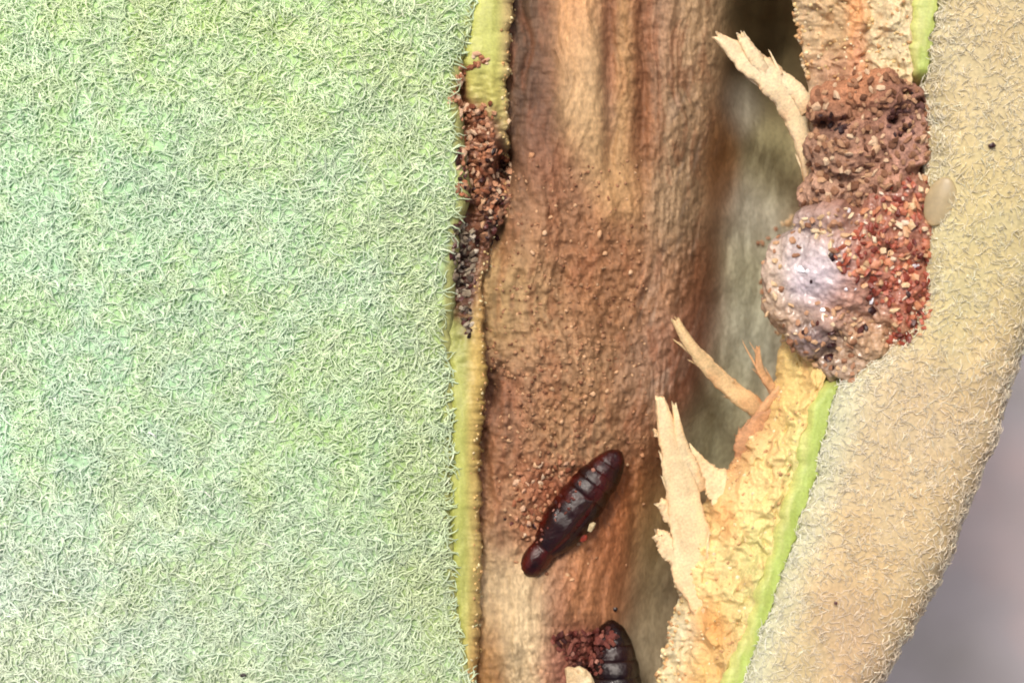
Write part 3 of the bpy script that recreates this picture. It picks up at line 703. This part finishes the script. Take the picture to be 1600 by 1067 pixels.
grains('dark_grain', gum, darkg, [(1391,394,1.3), (1363,484,1.5), (1345,516,1.7), (1352,512,1.0), (1300,520,1.4), (1298,538,1.6), (1296,560,1.4), (1300,575,1.2), (1278,505,1.0), (1255,520,1.0), (1420,460,1.1), (1440,488,1.4), (1425,505,1.3), (1300,400,1.0), (1268,440,0.6)], [T_gum, TREE], (0.05, 0.075), 0.15, rr5)
dropm = material('pale_glint_drop', attr=False, color=(0.85, 0.84, 0.88), rough=0.05, spec=0.8, var=0, bump=0, coat=0.6)  # near-white drops; the left group paints the blob's highlight
drops = variants(dropm)
grains('glint_drop', gum, drops, [(1252,420,1.2), (1262,424,0.9), (1268,507,1.2), (1285,485,1.0), (1322,452,0.8), (1337,452,0.8), (1326,330,1.0), (1362,470,1.1), (1430,480,1.0), (1430,415,0.9), (1243,420,0.8)], [T_gum, TREE], (0.04, 0.06), 0.1, rr5)

# --- frass eaten into the left rind
lf = thing('frass_patch', 'rusty brown frass crumbs packed in the gnawed left rind', 'insect frass', P(745, 250, 0.1).tolist())
rust = variants(material('rust_grain', ramp=[(0.0, (122,66,44)), (0.3, (188,124,88)), (0.7, (220,168,132)), (1.0, (242,214,180))], rnd=True, rough=0.6, var=0.2, bump=0.4, bscale=3, bdist=0.1))
chain = [(758,96),(750,92),(742,98),(734,105),(727,106),(722,112),(718,120),(716,128),(713,136),(710,144),(705,152),(709,158),(716,164),(722,168),(728,170),(736,174),(745,178)]
chs = []
for a, b in chain:
    for k in range(4): chs.append((a + rr5.gauss(0, 3.5), b + rr5.gauss(0, 3.5), rr5.uniform(0.7, 1.1)))
chs += fill([(718,172),(770,160),(776,180),(770,215),(775,235),(800,240),(800,300),(790,345),(770,350),(760,330),(740,310),(725,320),(718,290),(714,250),(720,210)], 150, rr5, 6)
grains('grain', lf, rust, chs, [TREE], (0.035, 0.08), 0.3, rr5)
grains('dark_grain', lf, darkg, [(752,94,0.8), (718,238,1.1), (716,230,0.9), (758,236,1.0), (764,229,1.0), (786,250,1.6), (790,262,1.8), (785,272,1.4), (766,330,1.2), (764,345,1.2), (770,360,1.5), (775,372,1.5), (768,380,1.3), (795,290,0.9), (785,305,0.9), (782,318,0.9)], [TREE], (0.05, 0.075), 0.1, rr5)
grains('dark_grain', lf, darkg, fill([(712,235),(800,240),(798,300),(782,380),(752,372),(740,320),(716,310)], 34, rr5, 8), [TREE], (0.04, 0.08), 0.3, rr5)
grains('pale_fibre', lf, tang, [(793,190,1.3), (794,203,1.3), (752,312,1.0), (753,325,1.0), (752,340,1.0), (754,352,1.0), (754,365,1.1), (780,335,1.0), (726,290,1.0), (716,295,1.0)], [TREE], (0.06, 0.09), 0.3, rr5)

mo = thing('mould_clump', 'grey mouldy frass clump wedged at the left rind below the rusty crumbs', 'insect frass', P(725, 410, 0.1).tolist())
greyg = variants(material('grey_grain', ramp=[(0.0, (84,72,62)), (0.4, (146,130,110)), (0.75, (186,172,148)), (1.0, (226,214,194))], rnd=True, rough=0.6, var=0.2, bump=0.4, bscale=3, bdist=0.1))
ms_ = fill([(708,355),(722,345),(742,362),(746,385),(742,410),(736,440),(733,480),(736,510),(730,528),(720,490),(712,450),(706,410)], 75, rr5, 5)
grains('grain', mo, greyg, ms_, [TREE], (0.035, 0.075), 0.3, rr5)
grains('dark_grain', mo, darkg, fill([(706,345),(745,350),(748,400),(738,470),(738,525),(728,525),(708,430)], 30, rr5, 7) + [(713,355,1.0), (706,400,1.2), (709,405,1.0), (742,372,1.3), (712,422,0.9), (728,445,0.8), (726,455,0.8), (735,485,1.0), (731,500,1.0), (732,515,0.9), (733,525,0.8), (716,470,0.7)], [TREE], (0.045, 0.07), 0.1, rr5)

# ------------------------------------------------------------------ pupae
shell = material('pupa_shell', ramp=[(0.35, (30,5,4)), (0.7, (82,18,9))], vscale=2.5, rough=0.10, spec=0.45, var=0.2, bump=0.5, bscale=3.5, bdist=0.09, coat=0.0, stretch=(1, 1.6, 1))
wingm = material('pupa_wing_case', ramp=[(0.3, (28,6,6)), (0.7, (44,11,10))], vscale=2.5, rough=0.12, spec=0.50, var=0.2, bump=0.5, bscale=4.0, bdist=0.09, coat=0.0, stretch=(1, 2.2, 1))
def lathe(profile, squash=0.9, seg=28, off_=(0, 0, 0), arc=None):
    b = bmesh.new(); rings = []
    a0, a1 = arc if arc else (0, 2 * math.pi)
    n = seg if arc is None else seg + 1
    for xx, rr_ in profile:
        rings.append([b.verts.new((xx + off_[0], off_[1] + rr_ * math.cos(a0 + (a1 - a0) * k / seg), off_[2] + rr_ * squash * math.sin(a0 + (a1 - a0) * k / seg))) for k in range(n)])
    for i in range(len(rings) - 1):
        for k in range(seg):
            b.faces.new((rings[i][k], rings[i][(k + 1) % n], rings[i + 1][(k + 1) % n], rings[i + 1][k]))
    if arc is None:
        for rg, xx in ((rings[0], profile[0][0]), (rings[-1], profile[-1][0])):
            c = b.verts.new((xx + off_[0], off_[1], off_[2]))
            for k in range(seg): b.faces.new((c, rg[k], rg[(k + 1) % n]))
    bmesh.ops.recalc_face_normals(b, faces=b.faces)
    return b
RX = np.array([0, 4, 12, 25, 40, 50, 60, 75, 100, 125, 160, 195, 222, 240, 248]) / 100
RR = np.array([3, 11, 18, 22.5, 23, 21, 25, 31, 36.5, 38.5, 37.5, 32.5, 25, 16, 4]) / 100
rad = lambda s_: float(np.interp(s_, RX, RR))
def to(name, b, m_, parent):
    co = np.array([v.co[:] for v in b.verts])
    an = np.arctan2(co[:, 2], co[:, 1])
    k = 1 + 0.13 * (fbm(co[:, 0] * 5 + 20, np.cos(an) * 1.6 + 9 + np.sin(an) * 0.8, 77, 3) - 0.5) + 0.05 * (fbm(co[:, 0] * 14 + 20, an * 3 + 9, 78, 2) - 0.5)
    for v, q in zip(b.verts, k): v.co.y *= q; v.co.z *= q
    me = bpy.data.meshes.new(name); b.to_mesh(me); b.free()
    me.polygons.foreach_set('use_smooth', np.ones(len(me.polygons), bool))
    o = bpy.data.objects.new(name, me); COL.objects.link(o); me.materials.append(m_); o.parent = parent
    return o
def pupa(label, head, tail, z, scale=1.0, roll=0.0, shell=shell, wingm=wingm):
    hx, tx = P(head[0], head[1], z), P(tail[0], tail[1], z)
    t = thing('insect_pupa', label, 'pupa', hx.tolist())
    ax = Vector((tx - hx).tolist()).normalized()
    zz = Vector((0, 0, 1)); yy = zz.cross(ax).normalized(); zz = ax.cross(yy)
    t.rotation_mode = 'QUATERNION'
    t.rotation_quaternion = Matrix((ax, yy, zz)).transposed().to_quaternion() @ Quaternion((1, 0, 0), roll)
    t.scale = (scale,) * 3
    to('head', lathe([(s_, rad(s_)) for s_ in (0.0, 0.015, 0.04, 0.08, 0.14, 0.2, 0.27, 0.34, 0.40, 0.45, 0.48, 0.50)]), shell, t)
    to('thorax', lathe([(0.47, 0.19), (0.485, 0.225)] + [(s_, rad(s_) * 1.0) for s_ in np.linspace(0.5, 1.12, 14)] + [(1.14, 0.33)]), shell, t)
    cuts = [1.10, 1.36, 1.60, 1.82, 2.02, 2.20, 2.48]
    for i in range(6):
        a, b_ = cuts[i], cuts[i + 1]
        pr = [(a - 0.02, rad(a) * 0.88)] + [(a + (b_ - a) * f_, rad(a + (b_ - a) * f_) * (0.962 + 0.042 * math.sin(math.pi * min(1, f_ * 1.05)))) for f_ in np.linspace(0, 1, 9)]
        to('abdomen_segment', lathe(pr), shell, t)
    for sgn in (-1, 1):                                       # wing cases lie over the thorax and first segments
        pr = []
        for f_ in np.linspace(0, 1, 22):
            s_ = 0.55 + 1.05 * f_
            pr.append((s_, rad(s_)))
        b = bmesh.new(); grid = []
        for i, (s_, r0) in enumerate(pr):
            f_ = i / (len(pr) - 1); wid = 1.25 * math.sin(math.pi * min(0.999, 0.16 + 0.84 * f_)) ** 0.55
            row = []
            for k in range(15):
                u = k / 14; an = math.pi / 2 - sgn * (0.10 + u * wid)
                bul = 1.005 + 0.055 * math.sin(math.pi * u) ** 0.4 * math.sin(math.pi * min(1, 0.05 + 0.95 * f_)) ** 0.4
                row.append(b.verts.new((s_, r0 * bul * math.cos(an), r0 * 0.9 * bul * math.sin(an))))
            grid.append(row)
        for i in range(len(grid) - 1):
            for k in range(14): b.faces.new((grid[i][k], grid[i][k + 1], grid[i + 1][k + 1], grid[i + 1][k]))
        bmesh.ops.recalc_face_normals(b, faces=b.faces)
        to('wing_case', b, wingm, t)
    return t
black = material('blackish_shell', ramp=[(0.35, (12,5,5)), (0.7, (36,11,9))], vscale=2.5, rough=0.12, spec=0.4, var=0.2, bump=0.6, bscale=3.5, bdist=0.1)
h1, _ = hit(860, 850); h2, _ = hit(940, 760)
pz = max(h1.z, h2.z) + 0.08
pup = pupa('glossy dark maroon pupa lying whole on the brown inner wall', (818, 899), (968, 706), pz, 1.0, roll=0.5)
pub = pupa('blackish pupa cut off by the bottom edge beside maroon crumbs', (966, 1290), (955, 978), hit(930, 1000)[0].z + 0.10, 1.32, roll=2.4, shell=black, wingm=black)

# frass round the pupae
bpy.context.view_layer.update()
def tree_of(t):
    vs, fs = [], []
    for c in t.children:
        o_ = len(vs)
        vs += [c.matrix_world @ v.co for v in c.data.vertices]; fs += [[i + o_ for i in p.vertices] for p in c.data.polygons]
    return BVHTree.FromPolygons(vs, fs)
T_pup, T_pub = tree_of(pup), tree_of(pub)
maro = variants(material('maroon_grain', ramp=[(0.0, (54,18,16)), (0.5, (112,54,44)), (0.85, (160,100,84)), (1.0, (206,150,130))], rnd=True, rough=0.5, var=0.2, bump=0.4, bscale=3, bdist=0.1))
fp = thing('frass_pile', 'reddish brown frass crumbs heaped along the left side of the whole pupa', 'insect frass', P(850, 800, -0.2).tolist())
grains('grain', fp, rust, fill([(800,740),(880,715),(905,725),(895,760),(868,790),(862,820),(845,850),(818,840),(805,800)], 60, rr5, 9), [TREE], (0.035, 0.075), 0.3, rr5)
grains('dark_grain', fp, darkg, [(866,795,1.0), (872,786,0.9), (835,822,0.9), (826,820,0.8), (800,818,0.8), (789,810,0.8)], [TREE], (0.045, 0.065), 0.15, rr5)
dust = [(x_ + rr5.gauss(0, 2.5), y_ + rr5.gauss(0, 2.5), rr5.uniform(0.5, 1.0)) for x_, y_ in [(838,850),(846,842),(853,836),(858,826),(864,816),(870,808),(874,800),(880,792),(886,784),(892,774),(900,764),(906,756),(915,744),(925,732),(868,786),(862,800),(878,776),(830,856),(850,828),(880,800),(890,790)]]
grains('grain', fp, maro, dust, [T_pup, TREE], (0.03, 0.06), 0.3, rr5)
fb = thing('frass_pile', 'maroon frass crumbs beside the blackish pupa at the bottom edge', 'insect frass', P(910, 1010, -0.3).tolist())
grains('grain', fb, maro, fill([(862,995),(890,986),(925,988),(952,980),(962,995),(942,1020),(940,1050),(925,1060),(890,1035),(870,1015)], 95, rr5, 6), [T_pub, TREE], (0.035, 0.08), 0.3, rr5)

# pale chip of wood at the bottom edge
def chip(name, label, cat, poly, z, thick, cols, seed):
    r = np.random.default_rng(seed)
    b = bmesh.new(); lay = b.verts.layers.float_color.new('pigment')
    n = len(poly); cx_ = sum(p[0] for p in poly) / n; cy_ = sum(p[1] for p in poly) / n
    rings = []
    for s_, dz_ in ((0.85, -thick), (1.0, -thick * 0.4), (1.0, thick * 0.2), (0.8, thick * 0.8), (0.4, thick)):
        rg = []
        for px, py in poly:
            q = P(cx_ + (px - cx_) * s_ + r.normal(0, 0.6), cy_ + (py - cy_) * s_ + r.normal(0, 0.6), z + dz_ + r.normal(0, thick * 0.15))
            v = b.verts.new(q.tolist()); v[lay] = (*(lin(cols[r.integers(len(cols))]) * ALB), 1); rg.append(v)
        rings.append(rg)
    for i in range(len(rings) - 1):
        for k in range(n): b.faces.new((rings[i][k], rings[i][(k + 1) % n], rings[i + 1][(k + 1) % n], rings[i + 1][k]))
    b.faces.new(rings[0]); b.faces.new(rings[-1])
    bmesh.ops.recalc_face_normals(b, faces=b.faces)
    me = bpy.data.meshes.new(name); b.to_mesh(me); b.free()
    return tag(link(name, me, crumb_m), label, cat)
chip('wood_chip', 'cream chip of pith at the bottom edge beside the blackish pupa', 'wood chip', [(882,1044),(888,1040),(898,1042),(905,1040),(915,1045),(922,1052),(930,1066),(928,1082),(905,1090),(888,1080),(886,1064)], hit(900, 1060)[0].z + 0.14, 0.07, [(226,204,158), (214,184,140), (236,216,176)], 601)
chip('wood_chip', 'tiny pale chip on the lower right flank of the whole pupa', 'wood chip', [(918,829),(921,820),(927,815),(931,817),(929,824),(924,831)], pz + 0.26, 0.03, [(206,190,150), (190,170,130)], 602)
chip('bark_flake', 'small red-orange flake at the lower right flank of the whole pupa', 'flake', [(906,846),(908,839),(913,836),(918,838),(917,843),(911,847)], pz + 0.2, 0.03, [(150,52,30), (110,34,22)], 603)

# translucent flake beside the red grains
sm = material('pale_flake', attr=False, color=tuple(lin((236,220,180)) * 0.92), rough=0.35, spec=0.4, var=0.12, vscale=5, bump=0.25, bscale=8, trans=0.6, transl=0.2)
h, n = hit(1475, 315)
b = bmesh.new(); bmesh.ops.create_uvsphere(b, u_segments=28, v_segments=14, radius=1.0)
for v in b.verts:
    v.co = Vector((v.co.x * 0.23, v.co.y * 0.38, v.co.z * 0.04 + 0.03 * (1 - v.co.x ** 2)))
    v.co *= 1 + 0.06 * (float(vn(v.co.x * 9 + 5, v.co.y * 9 + 5, 8)) - 0.5)
me = bpy.data.meshes.new('flake'); b.to_mesh(me); b.free(); me.polygons.foreach_set('use_smooth', np.ones(len(me.polygons), bool))
o = tag(link('waxy_flake', me, sm), 'pale translucent rounded flake on the tan skin right of the red grains', 'flake')
o.location = h + Vector((-0.06, 0, 0.0)); o.rotation_euler = (0.1, -0.3, -0.35)

# loose crumbs on the brown wall, specks on the skins
cr = variants(material('pale_crumb', ramp=[(0, (206,150,108)), (0.5, (224,178,134)), (1, (240,204,166))], rnd=True, rough=0.5, var=0.1, bump=0.3, bscale=3, bdist=0.1))
for m_ in cr: m_.polygons.foreach_set('use_smooth', np.ones(len(m_.polygons), bool))
for px, py, k, lb in [(830,245,1.1,'pale crumb on the brown wall beside the dark hole of the rusty frass'), (860,340,1.1,'upper pale crumb of the loose slanting row right of the grey mouldy clump'),
        (850,363,1.2,'second pale crumb down in the loose row right of the grey mouldy clump'), (833,395,1.2,'lowest pale crumb of the loose row right of the grey mouldy clump'),
        (936,368,1.5,'largest pale crumb on the middle of the brown wall'), (945,395,1.1,'pale crumb just below the largest crumb on the brown wall'),
        (985,427,1.2,'pale tilted crumb farthest right on the upper brown wall'), (962,580,1.0,'small pale crumb left of the slim tan splinter'),
        (925,616,1.3,'pale crumb on the brown wall level with the tip of the broad splinter'), (1003,712,1.0,'small pale crumb just right of the upper tip of the whole pupa'),
        (839,727,1.3,'pale crumb in the rough grains up and left of the whole pupa'), (893,905,1.0,'pale crumb just below the lower end of the whole pupa')]:
    h, n = hit(px, py)
    s_ = rr5.uniform(0.042, 0.055) * k
    o = tag(link('crumb', rr5.choice(cr), None), lb, 'crumb', 'pale crumbs on the brown inner wall')
    o.location = h + n * s_ * 0.4; o.scale = (s_, s_ * rr5.uniform(0.8, 1.5), s_ * 0.8); o.rotation_euler = (0, 0, rr5.random() * 6)
for px, py, k, lb in [(1547, 229, 1.3, 'tiny round black speck on the upper tan skin at right'), (380, 1054, 1.0, 'tiny black speck on the green felt near the bottom edge'), (960, 952, 1.0, 'tiny dark speck on the orange-brown wall below the whole pupa'), (1305, 940, 0.8, 'tiny dark speck on the lower tan skin beside the green stripe')]:
    h, n = hit(px, py)
    s_ = 0.055 * k
    o = tag(link('speck', rr5.choice(darkg), None), lb, 'speck')
    o.location = h + n * (0.06 if px != 960 else 0.02); o.scale = (s_, s_ * 1.1, s_ * 0.7)
